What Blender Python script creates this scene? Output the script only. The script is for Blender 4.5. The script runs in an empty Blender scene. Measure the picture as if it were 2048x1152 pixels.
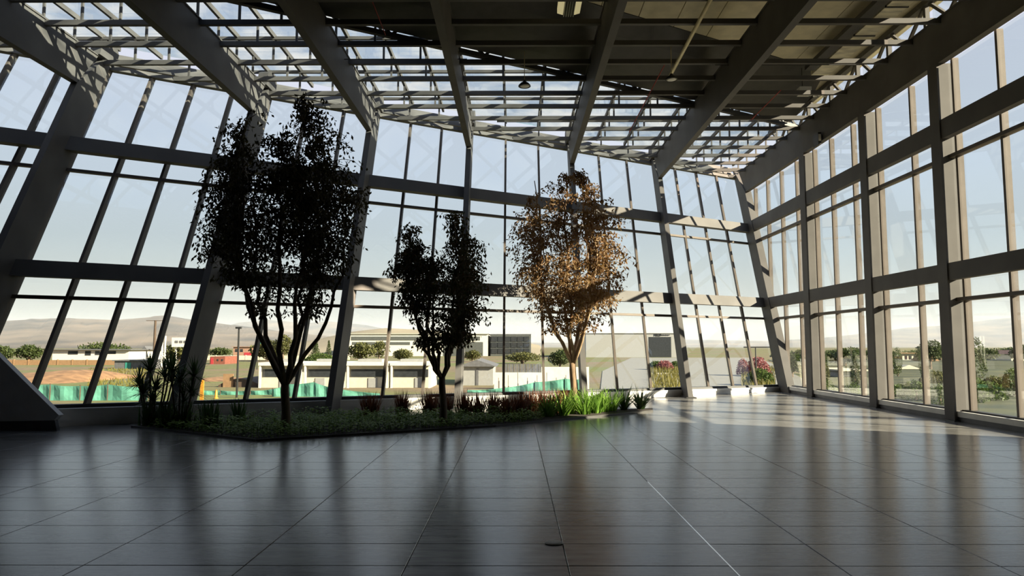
import bpy, math, random
from mathutils import Vector, Matrix
random.seed(7)
S = bpy.context.scene
COL = S.collection
F, CX, CY, EYE = 1390.0, 1024.0, 576.0, 1.64          # focal length in pixels of the 2048 x 1152 frame, eye height
PITCH, YAW = math.atan2(116, F), math.atan2(6, F)

# ------------------------------------------------------------------ camera
cam_d = bpy.data.cameras.new('camera')
cam = bpy.data.objects.new('camera', cam_d)
COL.objects.link(cam)
cam.location = (0, 0, EYE)
cam.rotation_euler = (math.pi / 2 + PITCH, 0, YAW)
cam_d.sensor_fit = 'HORIZONTAL'
cam_d.sensor_width = 36.0
cam_d.lens = 36.0 * F / 2048.0
cam_d.clip_start = 0.05
cam_d.clip_end = 9000
S.camera = cam

# ------------------------------------------------------------------ sky
world = bpy.data.worlds.new('sky')
S.world = world
world.use_nodes = True
wn = world.node_tree
wn.nodes.clear()
tc = wn.nodes.new('ShaderNodeTexCoord')
sp = wn.nodes.new('ShaderNodeSeparateXYZ')
rp = wn.nodes.new('ShaderNodeValToRGB')
bg = wn.nodes.new('ShaderNodeBackground')
wo = wn.nodes.new('ShaderNodeOutputWorld')
wn.links.new(tc.outputs['Generated'], sp.inputs[0])
wn.links.new(sp.outputs['Z'], rp.inputs[0])
wn.links.new(rp.outputs[0], bg.inputs[0])
wn.links.new(bg.outputs[0], wo.inputs[0])
els = rp.color_ramp.elements
stops = [(0.0, (0.62, 0.60, 0.52)), (0.05, (0.64, 0.64, 0.58)), (0.12, (0.68, 0.72, 0.72)), (0.22, (0.68, 0.73, 0.81)),
         (0.42, (0.67, 0.69, 0.81)), (0.7, (0.46, 0.55, 0.76)), (1.0, (0.32, 0.43, 0.68))]
els[0].position, els[0].color = stops[0][0], (*stops[0][1], 1)
els[1].position, els[1].color = stops[-1][0], (*stops[-1][1], 1)
for p_, c_ in stops[1:-1]:
    e = els.new(p_)
    e.color = (*c_, 1)
bg.inputs[1].default_value = 1.08

# ------------------------------------------------------------------ sun (behind the camera, to the right, low)
SUN_DIR = Vector((-1.0, 0.45, -0.46)).normalized()
sun_d = bpy.data.lights.new('sun', 'SUN')
sun = bpy.data.objects.new('sun', sun_d)
COL.objects.link(sun)
sun.rotation_euler = SUN_DIR.to_track_quat('-Z', 'Y').to_euler()
sun.location = (40, -20, 30)
sun_d.energy = 23.0
sun_d.color = (1.0, 0.83, 0.60)
sun_d.angle = math.radians(0.55)

S.view_settings.view_transform = 'Standard'
S.view_settings.look = 'None'
S.view_settings.gamma = 1.0
S.view_settings.use_curve_mapping = False
S.view_settings.exposure = 0.0
S.cycles.transparent_max_bounces = 24
S.cycles.max_bounces = 6
S.cycles.sample_clamp_indirect = 6.0

# ------------------------------------------------------------------ pixel helpers (author's measuring tape)
FW = Vector((-math.sin(YAW) * math.cos(PITCH), math.cos(YAW) * math.cos(PITCH), math.sin(PITCH)))
RT = Vector((math.cos(YAW), math.sin(YAW), 0))
UP = RT.cross(FW)
EY = Vector((0, 0, EYE))
def ray(x, y): return FW + RT * ((x - CX) / F) - UP * ((y - CY) / F)
def pY(x, y, Y):
    r = ray(x, y)
    return EY + r * (Y / r.y)
def pZ(x, y, z):
    r = ray(x, y)
    return EY + r * ((z - EYE) / r.z)

# ------------------------------------------------------------------ mesh helpers
class MB:
    def __init__(s): s.v, s.f = [], []
    def add(s, vs, fs):
        n = len(s.v)
        s.v.extend(tuple(v) for v in vs)
        s.f.extend(tuple(i + n for i in f) for f in fs)
        return s
    def hexa(s, p):          # bottom 4 counter-clockwise then top 4
        return s.add(p, [(3, 2, 1, 0), (4, 5, 6, 7), (0, 1, 5, 4), (1, 2, 6, 5), (2, 3, 7, 6), (3, 0, 4, 7)])
    def box(s, x0, x1, y0, y1, z0, z1):
        return s.hexa([(x0, y0, z0), (x1, y0, z0), (x1, y1, z0), (x0, y1, z0), (x0, y0, z1), (x1, y0, z1), (x1, y1, z1), (x0, y1, z1)])
    def prism(s, poly, off):  # poly: 3-D points, off: extrusion vector
        n = len(poly)
        o = Vector(off)
        vs = [Vector(p) for p in poly] + [Vector(p) + o for p in poly]
        fs = [tuple(range(n - 1, -1, -1)), tuple(range(n, 2 * n))]
        fs += [(i, (i + 1) % n, n + (i + 1) % n, n + i) for i in range(n)]
        return s.add(vs, fs)
    def bar(s, a, b, w, h=None, upv=(0, 0, 1)):
        a, b = Vector(a), Vector(b)
        h = h or w
        d = (b - a).normalized()
        u = Vector(upv)
        if abs(d.dot(u)) > 0.98: u = Vector((0, 1, 0))
        r = d.cross(u).normalized()
        u = r.cross(d)
        q = []
        for c in (a, b):
            q += [c - r * w / 2 - u * h / 2, c + r * w / 2 - u * h / 2, c + r * w / 2 + u * h / 2, c - r * w / 2 + u * h / 2]
        return s.add(q, [(3, 2, 1, 0), (4, 5, 6, 7), (0, 1, 5, 4), (1, 2, 6, 5), (2, 3, 7, 6), (3, 0, 4, 7)])
    def tube(s, pts, rad, n=6, cap=True):
        pts = [Vector(p) for p in pts]
        m = len(pts)
        if not isinstance(rad, (list, tuple)): rad = [rad] * m
        vs, fs = [], []
        for i, p in enumerate(pts):
            d = (pts[min(i + 1, m - 1)] - pts[max(i - 1, 0)]).normalized()
            u = Vector((1, 0, 0)) if abs(d.x) < 0.8 else Vector((0, 1, 0))
            r = d.cross(u).normalized()
            u = r.cross(d)
            for k in range(n):
                a = 2 * math.pi * k / n
                vs.append(p + (r * math.cos(a) + u * math.sin(a)) * rad[i])
        for i in range(m - 1):
            for k in range(n):
                fs.append((i * n + k, i * n + (k + 1) % n, (i + 1) * n + (k + 1) % n, (i + 1) * n + k))
        if cap:
            fs.append(tuple(range(n - 1, -1, -1)))
            fs.append(tuple((m - 1) * n + k for k in range(n)))
        return s.add(vs, fs)
    def lathe(s, prof, c=(0, 0, 0), n=16):
        c = Vector(c)
        vs, fs = [], []
        for r, z in prof:
            for k in range(n):
                a = 2 * math.pi * k / n
                vs.append(c + Vector((r * math.cos(a), r * math.sin(a), z)))
        for i in range(len(prof) - 1):
            for k in range(n):
                fs.append((i * n + k, i * n + (k + 1) % n, (i + 1) * n + (k + 1) % n, (i + 1) * n + k))
        return s.add(vs, fs)
    def quad(s, a, b, c, d): return s.add([a, b, c, d], [(0, 1, 2, 3)])
    def build(s, name, mat, parent=None, smooth=False):
        me = bpy.data.meshes.new(name)
        me.from_pydata(s.v, [], s.f)
        me.update()
        if smooth:
            for p in me.polygons: p.use_smooth = True
        me.materials.append(mat)
        o = bpy.data.objects.new(name, me)
        COL.objects.link(o)
        if parent: o.parent = parent
        return o

def tag(o, label, cat=None, group=None, kind=None):
    o['label'] = label
    if cat: o['category'] = cat
    if group: o['group'] = group
    if kind: o['kind'] = kind
    return o
def root(name, label, cat=None, group=None, kind=None, loc=(0, 0, 0)):
    o = bpy.data.objects.new(name, None)
    COL.objects.link(o)
    o.empty_display_size = 0.2
    return tag(o, label, cat, group, kind)
def stuff(o):
    o['kind'] = 'stuff'
    return o
def clip(poly, a, b, c):     # keep a*u + b*v <= c of a 2-D polygon
    out = []
    for i, p in enumerate(poly):
        q = poly[(i + 1) % len(poly)]
        dp, dq = a * p[0] + b * p[1] - c, a * q[0] + b * q[1] - c
        if dp <= 0: out.append(p)
        if dp * dq < 0:
            t = dp / (dp - dq)
            out.append((p[0] + (q[0] - p[0]) * t, p[1] + (q[1] - p[1]) * t))
    return out
ORD = ['first', 'second', 'third', 'fourth', 'fifth', 'sixth', 'seventh', 'eighth', 'ninth', 'tenth', 'eleventh', 'twelfth', 'thirteenth',
       'fourteenth', 'fifteenth', 'sixteenth', 'seventeenth', 'eighteenth', 'nineteenth', 'twentieth']

# ------------------------------------------------------------------ materials
def nodes(name):
    m = bpy.data.materials.new(name)
    m.use_nodes = True
    nt = m.node_tree
    return m, nt, nt.nodes['Principled BSDF'], nt.nodes['Material Output']
def mat(name, c, rough=0.6, metal=0.0, var=0.15, scale=3.0, bump=0.0, spec=0.5, stretch=(1, 1, 1), c2=None, bscale=None):
    m, nt, b, out = nodes(name)
    N, L = nt.nodes, nt.links
    t = N.new('ShaderNodeTexCoord')
    mp = N.new('ShaderNodeMapping')
    mp.inputs['Scale'].default_value = stretch
    L.new(t.outputs['Object'], mp.inputs[0])
    nz = N.new('ShaderNodeTexNoise')
    nz.inputs['Scale'].default_value = scale
    nz.inputs['Detail'].default_value = 5
    L.new(mp.outputs[0], nz.inputs[0])
    cr = N.new('ShaderNodeValToRGB')
    c2 = c2 or tuple(min(1, x * (1 + var)) for x in c)
    c1 = tuple(x * (1 - var) for x in c) if c2 is None else c
    cr.color_ramp.elements[0].position, cr.color_ramp.elements[0].color = 0.35, (*[x * (1 - var) for x in c], 1)
    cr.color_ramp.elements[1].position, cr.color_ramp.elements[1].color = 0.65, (*c2, 1)
    L.new(nz.outputs['Fac'], cr.inputs[0])
    L.new(cr.outputs[0], b.inputs['Base Color'])
    b.inputs['Roughness'].default_value = rough
    b.inputs['Metallic'].default_value = metal
    b.inputs['Specular IOR Level'].default_value = spec
    if bump:
        bp = N.new('ShaderNodeBump')
        bp.inputs['Strength'].default_value = bump
        bp.inputs['Distance'].default_value = 0.02
        if bscale:
            n2 = N.new('ShaderNodeTexNoise')
            n2.inputs['Scale'].default_value = bscale
            L.new(mp.outputs[0], n2.inputs[0])
            L.new(n2.outputs['Fac'], bp.inputs['Height'])
        else:
            L.new(nz.outputs['Fac'], bp.inputs['Height'])
        L.new(bp.outputs[0], b.inputs['Normal'])
    return m
def glass_mat(name, tint=(0.9, 0.94, 0.95), refl=1.0, dust=0.0, dustcol=(0.6, 0.6, 0.6), base_r=0.045):
    m, nt, b, out = nodes(name)
    N, L = nt.nodes, nt.links
    N.remove(b)
    g = N.new('ShaderNodeNewGeometry')
    dt = N.new('ShaderNodeVectorMath'); dt.operation = 'DOT_PRODUCT'
    L.new(g.outputs['Incoming'], dt.inputs[0]); L.new(g.outputs['Normal'], dt.inputs[1])
    def mth(op, a, bb=None):
        n = N.new('ShaderNodeMath'); n.operation = op
        for i, v in enumerate((a, bb)):
            if v is None: continue
            if isinstance(v, (int, float)): n.inputs[i].default_value = v
            else: L.new(v, n.inputs[i])
        return n.outputs[0]
    ab = mth('ABSOLUTE', dt.outputs['Value'])
    k = mth('POWER', mth('SUBTRACT', 1.0, ab), 5.0)
    fr = mth('MULTIPLY', mth('ADD', mth('MULTIPLY', k, 1 - base_r), base_r), refl)
    tr = N.new('ShaderNodeBsdfTransparent'); tr.inputs[0].default_value = (*tint, 1)
    gl = N.new('ShaderNodeBsdfGlossy'); gl.inputs['Roughness'].default_value = 0.0
    gl.inputs[0].default_value = (0.95, 0.97, 1, 1)
    mx = N.new('ShaderNodeMixShader')
    L.new(fr, mx.inputs[0]); L.new(tr.outputs[0], mx.inputs[1]); L.new(gl.outputs[0], mx.inputs[2])
    last = mx
    if dust:
        t = N.new('ShaderNodeTexCoord')
        nz = N.new('ShaderNodeTexNoise'); nz.inputs['Scale'].default_value = 0.8; nz.inputs['Detail'].default_value = 4
        L.new(t.outputs['Object'], nz.inputs[0])
        cr = N.new('ShaderNodeValToRGB')
        cr.color_ramp.elements[0].position, cr.color_ramp.elements[0].color = 0.42, (0.02, 0.02, 0.02, 1)
        cr.color_ramp.elements[1].position, cr.color_ramp.elements[1].color = 0.68, (dust, dust, dust, 1)
        L.new(nz.outputs['Fac'], cr.inputs[0])
        df = N.new('ShaderNodeBsdfTranslucent'); df.inputs[0].default_value = (*dustcol, 1)
        m2 = N.new('ShaderNodeMixShader')
        L.new(cr.outputs[0], m2.inputs[0]); L.new(mx.outputs[0], m2.inputs[1]); L.new(df.outputs[0], m2.inputs[2])
        last = m2
    L.new(last.outputs[0], out.inputs[0])
    return m
def leaf_mat(name, c, c2, trans=0.35, rough=0.5):
    m, nt, b, out = nodes(name)
    N, L = nt.nodes, nt.links
    g = N.new('ShaderNodeNewGeometry')
    cr = N.new('ShaderNodeValToRGB')
    cr.color_ramp.elements[0].color = (*c, 1)
    cr.color_ramp.elements[1].color = (*c2, 1)
    L.new(g.outputs['Random Per Island'], cr.inputs[0])
    L.new(cr.outputs[0], b.inputs['Base Color'])
    b.inputs['Roughness'].default_value = rough
    b.inputs['Specular IOR Level'].default_value = 0.2
    tl = N.new('ShaderNodeBsdfTranslucent')
    L.new(cr.outputs[0], tl.inputs[0])
    mx = N.new('ShaderNodeMixShader'); mx.inputs[0].default_value = trans
    L.new(b.outputs[0], mx.inputs[1]); L.new(tl.outputs[0], mx.inputs[2])
    L.new(mx.outputs[0], out.inputs[0])
    return m
def tile_mat():
    m, nt, b, out = nodes('slate_tile')
    N, L = nt.nodes, nt.links
    g = N.new('ShaderNodeNewGeometry')
    oi = N.new('ShaderNodeObjectInfo')
    ad = N.new('ShaderNodeMath'); ad.operation = 'ADD'
    L.new(g.outputs['Random Per Island'], ad.inputs[0]); L.new(oi.outputs['Random'], ad.inputs[1])
    frc = N.new('ShaderNodeMath'); frc.operation = 'FRACT'
    L.new(ad.outputs[0], frc.inputs[0])
    mp = N.new('ShaderNodeMapping')
    mp.inputs['Scale'].default_value = (0.9, 5.5, 1)
    L.new(g.outputs['Position'], mp.inputs[0])
    nz = N.new('ShaderNodeTexNoise'); nz.inputs['Scale'].default_value = 2.2; nz.inputs['Detail'].default_value = 8; nz.inputs['Roughness'].default_value = 0.65
    L.new(mp.outputs[0], nz.inputs[0])
    cr = N.new('ShaderNodeValToRGB')
    e = cr.color_ramp.elements
    e[0].position, e[0].color = 0.30, (0.092, 0.090, 0.088, 1)
    e[1].position, e[1].color = 0.70, (0.255, 0.248, 0.235, 1)
    L.new(nz.outputs['Fac'], cr.inputs[0])
    mr = N.new('ShaderNodeMapRange')
    mr.inputs['To Min'].default_value = 0.78; mr.inputs['To Max'].default_value = 1.18
    L.new(frc.outputs[0], mr.inputs[0])
    hs = N.new('ShaderNodeHueSaturation')
    L.new(mr.outputs[0], hs.inputs['Value']); L.new(cr.outputs[0], hs.inputs['Color'])
    L.new(hs.outputs[0], b.inputs['Base Color'])
    rr = N.new('ShaderNodeMapRange')
    rr.inputs['To Min'].default_value = 0.17; rr.inputs['To Max'].default_value = 0.27
    b.inputs['Specular IOR Level'].default_value = 0.95
    L.new(nz.outputs['Fac'], rr.inputs[0])
    L.new(rr.outputs[0], b.inputs['Roughness'])
    bp = N.new('ShaderNodeBump'); bp.inputs['Strength'].default_value = 0.06; bp.inputs['Distance'].default_value = 0.01
    L.new(nz.outputs['Fac'], bp.inputs['Height']); L.new(bp.outputs[0], b.inputs['Normal'])
    return m

M = {}
M['steel'] = mat('painted_steel', (0.128, 0.122, 0.118), 0.6, var=0.10, scale=1.3, spec=0.15)
M['alu'] = mat('anodised_mullion', (0.125, 0.105, 0.09), 0.5, var=0.08, spec=0.2)
M['gasket'] = mat('black_gasket', (0.02, 0.02, 0.02), 0.6)
M['glass'] = glass_mat('window_glass')
M['roofglass'] = glass_mat('roof_glass', (0.80, 0.88, 0.92), 1.0, dust=0.35, dustcol=(0.5, 0.5, 0.5))
M['tile'] = tile_mat()
M['grout'] = mat('dark_grout', (0.05, 0.05, 0.05), 0.8)
M['white_grout'] = mat('polished_joint_strip', (0.85, 0.85, 0.83), 0.18, 1.0, var=.03)
M['curb'] = mat('white_curb', (0.74, 0.72, 0.68), 0.6, var=0.06)
M['plinth'] = mat('dark_plinth', (0.10, 0.10, 0.11), 0.5)
M['deck'] = mat('roof_deck', (0.70, 0.63, 0.45), 0.6, var=0.08)
M['darksteel'] = mat('dark_truss_steel', (0.05, 0.048, 0.045), 0.5)
M['wall'] = mat('grey_plaster', (0.12, 0.12, 0.125), 0.8, var=0.06)
M['panel'] = mat('pale_grey_panel', (0.72, 0.70, 0.68), 0.6, var=0.05)
M['galv'] = mat('galvanised_duct', (0.78, 0.72, 0.54), 0.4, 0.25, var=0.25, scale=2.0, stretch=(1, 3, 1))
M['yellowpipe'] = mat('cream_pipe', (0.80, 0.70, 0.42), 0.45)
M['red'] = mat('red_pipe', (0.45, 0.05, 0.04), 0.4)
M['black'] = mat('black_metal', (0.015, 0.015, 0.015), 0.45)
M['white'] = mat('white_enamel', (0.75, 0.74, 0.70), 0.4, var=0.04)
M['soil'] = mat('planting_soil', (0.03, 0.022, 0.016), 0.95, var=0.4, scale=14, bump=0.6)
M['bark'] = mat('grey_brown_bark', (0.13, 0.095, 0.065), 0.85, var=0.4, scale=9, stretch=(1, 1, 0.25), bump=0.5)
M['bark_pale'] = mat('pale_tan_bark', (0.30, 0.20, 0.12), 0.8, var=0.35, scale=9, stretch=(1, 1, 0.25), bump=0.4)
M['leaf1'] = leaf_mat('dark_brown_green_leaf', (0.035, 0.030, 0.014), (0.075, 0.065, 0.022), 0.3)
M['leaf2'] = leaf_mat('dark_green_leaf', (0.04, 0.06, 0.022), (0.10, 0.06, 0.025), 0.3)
M['leaf3'] = leaf_mat('russet_leaf', (0.16, 0.075, 0.03), (0.26, 0.17, 0.07), 0.35)
M['cover'] = leaf_mat('groundcover_leaf', (0.14, 0.24, 0.045), (0.34, 0.48, 0.11), 0.35)
M['strap'] = leaf_mat('bright_strap_leaf', (0.09, 0.20, 0.025), (0.26, 0.42, 0.08), 0.4)
M['dstrap'] = leaf_mat('deep_green_strap_leaf', (0.03, 0.06, 0.02), (0.08, 0.14, 0.04), 0.3)
M['redleaf'] = leaf_mat('red_brown_blade', (0.13, 0.045, 0.03), (0.24, 0.10, 0.05), 0.35)

# ------------------------------------------------------------------ facade geometry (metres, from the photograph's perspective)
SL, LEAN, N0 = 0.596, 0.493, 18.92
def NF(x, z, off=0.0): return N0 + SL * x + LEAN * z + off            # depth of the leaning facade's inner plane
COLX = [-14.30, -10.78, -7.25, -4.37, -1.50, 2.02, 5.57, 9.68]        # frames
BAYN = [4, 4, 3, 3, 3, 3, 4]                                           # panes per bay
MULX = []
for i, n in enumerate(BAYN):
    for k in range(n): MULX.append(COLX[i] + (COLX[i + 1] - COLX[i]) * k / n)
MULX.append(COLX[-1] + 0.05)
def sill(x): return 0.335 - 0.0108 * x
WR = 9.60                                                              # inner face of the right-hand wall
PUR = [13.05 + 1.115 * k for k in range(16)]                           # purlins
Z_PUR, Z_GLZ = 9.05, 9.74
def edge_y(x): return 18.05 + 0.56 * x                                 # line where the solid roof ends and the skylight starts
def eave_y(x, off=1.35): return NF(x, 9.05, off)

# ------------------------------------------------------------------ floor
floor = MB().prism([(-14.7, -9, -0.16), (9.98, -9, -0.16), (9.98, NF(9.98, 0, 1.25), -0.16), (-14.7, NF(-14.7, 0, 1.25), -0.16)], (0, 0, 0.152)).build('floor', M['grout'])
tag(floor, 'grey slate tile floor of the glazed hall', kind='structure')
TW, TD, JT = 1.212, 0.578, 0.006
XL = [0.395 - TW * k for k in range(12, 0, -1)] + [0.395, 1.607, 2.41] + [2.41 + TW * k for k in range(1, 7)]
Y0 = pZ(1130, 1131.6, 0).y
ROWS = [Y0 + TD * k for k in range(-26, 46)]
tile_meshes = {}
def tile_mesh(w, d):
    key = (round(w, 3), round(d, 3))
    if key not in tile_meshes:
        c = 0.003
        me = bpy.data.meshes.new('tile')
        a, b = w / 2, d / 2
        v = [(-a, -b, -.01), (a, -b, -.01), (a, b, -.01), (-a, b, -.01), (-a, -b, -c), (a, -b, -c), (a, b, -c), (-a, b, -c),
             (-a + c, -b + c, 0), (a - c, -b + c, 0), (a - c, b - c, 0), (-a + c, b - c, 0)]
        f = [(3, 2, 1, 0), (8, 9, 10, 11)]
        for s in (0, 4): f += [(s + i, s + (i + 1) % 4, s + 4 + (i + 1) % 4, s + 4 + i) for i in range(4)]
        me.from_pydata(v, [], f)
        me.materials.append(M['tile'])
        tile_meshes[key] = me
    return tile_meshes[key]
far = MB()
for r in range(len(ROWS) - 1):
    y0, y1 = ROWS[r], ROWS[r + 1]
    for c in range(len(XL) - 1):
        x0, x1 = XL[c], XL[c + 1]
        if x1 > 9.75 or y1 > NF((x0 + x1) / 2, 0, 0.95): 
            if x0 > 9.6 or y0 > NF(x0, 0, 0.9): continue
        xc, yc = (x0 + x1) / 2, (y0 + y1) / 2
        inview = 4.3 < yc < 12.2 and abs(xc) < yc * 0.76 + 0.8
        if inview:
            o = bpy.data.objects.new('tile', tile_mesh(x1 - x0 - JT, y1 - y0 - JT))
            COL.objects.link(o)
            o.location = (xc, yc, random.uniform(-0.0006, 0.0006))
            o.parent = floor
        else:
            far.box(x0 + JT / 2, x1 - JT / 2, y0 + JT / 2, y1 - JT / 2, -0.0085, 0.0)
stuff(far.build('far_tiles', M['tile'], floor))
MB().box(1.602, 1.612, 4.2, 8.6, -0.007, 0.0012).build('white_joint', M['white_grout'], floor)

# ------------------------------------------------------------------ leaning glass wall at the back
wb = root('wall_back', 'outward-leaning glass facade with dark steel columns and beams', kind='structure')
for x in COLX[:-1]:
    xa, xb = x - 0.08, x + 0.08
    zt = 9.62
    MB().hexa([(xa, NF(x, 0), 0), (xb, NF(x, 0), 0), (xb, NF(x, 0, .85), 0), (xa, NF(x, 0, .85), 0),
               (xa, NF(x, 8.06), 8.06), (xb, NF(x, 8.06), 8.06), (xb, NF(x, zt, .85), zt), (xa, NF(x, zt, .85), zt)]).build('column', M['steel'], wb)
    MB().box(xa - .08, xb + .08, NF(x, 0) - .08, NF(x, 0, .9), 0, 0.025).build('base_plate', M['darksteel'], wb)
    h = MB()                                                            # rounded head block on the column
    yy = NF(x, 9.1, .55)
    prof = [(yy - .32, 9.1), (yy + .42, 9.1), (yy + .52, 9.42), (yy + .42, 9.62), (yy + .1, 9.66), (yy - .2, 9.5)]
    h.prism([(x - .14, a, b) for a, b in prof], (0.28, 0, 0)).build('column_head', M['steel'], wb)
xa, xb = WR, WR + 0.26
MB().hexa([(xa, NF(9.6, 0), 0), (xb, NF(9.6, 0), 0), (xb, NF(9.6, 0, .9), 0), (xa, NF(9.6, 0, .9), 0),
           (xa, NF(9.6, 8.06), 8.06), (xb, NF(9.6, 8.06), 8.06), (xb, NF(9.6, 9.5, .9), 9.5), (xa, NF(9.6, 9.5, .9), 9.5)]).build('column', M['steel'], wb)
for i in range(len(COLX) - 1):
    xa, xb = COLX[i] + (0.08), COLX[i + 1] - 0.08
    for z0, z1 in ((3.13, 3.50), (6.30, 6.68)):
        MB().hexa([(xa, NF(xa, z0, .48), z0), (xb, NF(xb, z0, .48), z0), (xb, NF(xb, z0, .84), z0), (xa, NF(xa, z0, .84), z0),
                   (xa, NF(xa, z1, .48), z1), (xb, NF(xb, z1, .48), z1), (xb, NF(xb, z1, .84), z1), (xa, NF(xa, z1, .84), z1)]).build('beam', M['steel'], wb)
    xa, xb = COLX[i], COLX[i + 1]
    def hbar(name, z0, z1, o0, o1, m, xa=xa, xb=xb, sl=False):
        za0, za1 = (sill(xa) + z0, sill(xa) + z1) if sl else (z0, z1)
        zb0, zb1 = (sill(xb) + z0, sill(xb) + z1) if sl else (z0, z1)
        return MB().hexa([(xa, NF(xa, za0, o0), za0), (xb, NF(xb, zb0, o0), zb0), (xb, NF(xb, zb0, o1), zb0), (xa, NF(xa, za0, o1), za0),
                          (xa, NF(xa, za1, o0), za1), (xb, NF(xb, zb1, o0), zb1), (xb, NF(xb, zb1, o1), zb1), (xa, NF(xa, za1, o1), za1)]).build(name, m, wb)
    hbar('transom', 2.66, 2.74, 0.90, 1.06, M['alu'])
    hbar('transom', 5.82, 5.90, 0.90, 1.06, M['alu'])
    hbar('eave_beam', 8.93, 9.07, 0.86, 1.10, M['steel'])
    hbar('sill_rail', -0.07, 0.0, 0.86, 1.10, M['gasket'], sl=True)
    # curb: white upper band over a dark recessed plinth
    za, zb = sill(xa) - .07, sill(xb) - .07
    MB().hexa([(xa, NF(xa, 0, .84), .12), (xb, NF(xb, 0, .84), .12), (xb, NF(xb, 0, 1.2), .12), (xa, NF(xa, 0, 1.2), .12),
               (xa, NF(xa, 0, .84), za), (xb, NF(xb, 0, .84), zb), (xb, NF(xb, 0, 1.2), zb), (xa, NF(xa, 0, 1.2), za)]).build('curb', M['curb'], wb)
    MB().hexa([(xa, NF(xa, 0, .87), -.005), (xb, NF(xb, 0, .87), -.005), (xb, NF(xb, 0, 1.2), -.005), (xa, NF(xa, 0, 1.2), -.005),
               (xa, NF(xa, 0, .87), .12), (xb, NF(xb, 0, .87), .12), (xb, NF(xb, 0, 1.2), .12), (xa, NF(xa, 0, 1.2), .12)]).build('plinth', M['curb'], wb)
    # gutter fascia above the eave, behind the glass wall's top
    hbar('gutter', 9.28, 9.62, 1.30, 1.42, M['steel'])
    hbar('gutter_soffit', 9.20, 9.28, 1.12, 1.42, M['steel'])
for x in MULX:
    z0, z1 = sill(x) - .02, 8.95
    a = 0.035
    MB().hexa([(x - a, NF(x, z0, .90), z0), (x + a, NF(x, z0, .90), z0), (x + a, NF(x, z0, 1.08), z0), (x - a, NF(x, z0, 1.08), z0),
               (x - a, NF(x, z1, .90), z1), (x + a, NF(x, z1, .90), z1), (x + a, NF(x, z1, 1.08), z1), (x - a, NF(x, z1, 1.08), z1)]).build('mullion', M['alu'], wb)
for i in range(len(MULX) - 1):
    xa, xb = MULX[i] + .03, MULX[i + 1] - .03
    for z0, z1 in ((None, 2.67), (2.73, 5.83), (5.89, 8.94)):
        za, zb = (sill(xa) - .01, sill(xb) - .01) if z0 is None else (z0, z0)
        MB().hexa([(xa, NF(xa, za, .995), za), (xb, NF(xb, zb, .995), zb), (xb, NF(xb, zb, 1.01), zb), (xa, NF(xa, za, 1.01), za),
                   (xa, NF(xa, z1, .995), z1), (xb, NF(xb, z1, .995), z1), (xb, NF(xb, z1, 1.01), z1), (xa, NF(xa, z1, 1.01), z1)]).build('pane', M['glass'], wb)

# ------------------------------------------------------------------ upright glass wall on the right
wr = root('wall_right', 'upright glass wall with steel columns and three beams', kind='structure')
SOLID_Y = 12.0
for y0, y1 in ((22.72, 23.12), (18.70, 19.05), (15.40, 15.75), (SOLID_Y - .1, SOLID_Y + .25)):
    MB().box(WR, WR + .33, y0, y1, 0, 8.06).build('column', M['steel'], wr)
    MB().box(WR - .05, WR + .2, y0 - .06, y1 + .06, 0, 0.02).build('base_plate', M['darksteel'], wr)
GX = WR + 0.27                                                         # glass plane
def far_y(z, off=.9): return NF(GX, z, off)
for z0, z1 in ((3.10, 3.48), (6.30, 6.74)):
    MB().hexa([(WR + .03, SOLID_Y, z0), (WR + .2, SOLID_Y, z0), (WR + .2, NF(9.6, z0), z0), (WR + .03, NF(9.6, z0), z0),
               (WR + .03, SOLID_Y, z1), (WR + .2, SOLID_Y, z1), (WR + .2, NF(9.6, z1), z1), (WR + .03, NF(9.6, z1), z1)]).build('beam', M['steel'], wr)
for z in (2.67, 5.90):
    MB().hexa([(GX - .09, SOLID_Y, z - .04), (GX + .08, SOLID_Y, z - .04), (GX + .08, far_y(z), z - .04), (GX - .09, far_y(z), z - .04),
               (GX - .09, SOLID_Y, z + .04), (GX + .08, SOLID_Y, z + .04), (GX + .08, far_y(z), z + .04), (GX - .09, far_y(z), z + .04)]).build('transom', M['alu'], wr)
RM = [SOLID_Y + .3, 13.78, 15.22, 16.92, 18.52, 19.92, 21.32, 22.54, 24.0, 25.4, 26.8, 28.2, 29.6]
for y in RM:
    z0 = max(.2, (y - NF(GX, 0, .85)) / LEAN)
    if z0 > 8.2: continue
    MB().box(GX - .04, GX + .10, y - .035, y + .035, z0, 8.10).build('mullion', M['alu'], wr)
for i in range(len(RM)):
    ya = RM[i] + .03
    yb = RM[i + 1] - .03 if i + 1 < len(RM) else 31.0
    for z0, z1 in ((.21, 2.64), (2.70, 5.87), (5.93, 8.08)):
        pl = clip([(ya, z0), (yb, z0), (yb, z1), (ya, z1)], 1, -LEAN, NF(GX, 0, .95))
        if len(pl) < 3: continue
        MB().prism([(GX - .006, u, v) for u, v in pl], (.012, 0, 0)).build('pane', M['glass'], wr)
yb = NF(9.7, 0, .9)
MB().box(WR + .06, WR + .42, SOLID_Y, yb, .10, .22).build('curb', M['curb'], wr)
MB().box(WR + .09, WR + .42, SOLID_Y, yb, -.005, .10).build('plinth', M['plinth'], wr)
MB().box(GX - .09, GX + .1, SOLID_Y, yb, .22, .25).build('sill_rail', M['gasket'], wr)
MB().box(WR + .05, WR + .35, -9, SOLID_Y, 0, 9.85).build('solid_panel', M['wall'], wr)
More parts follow.
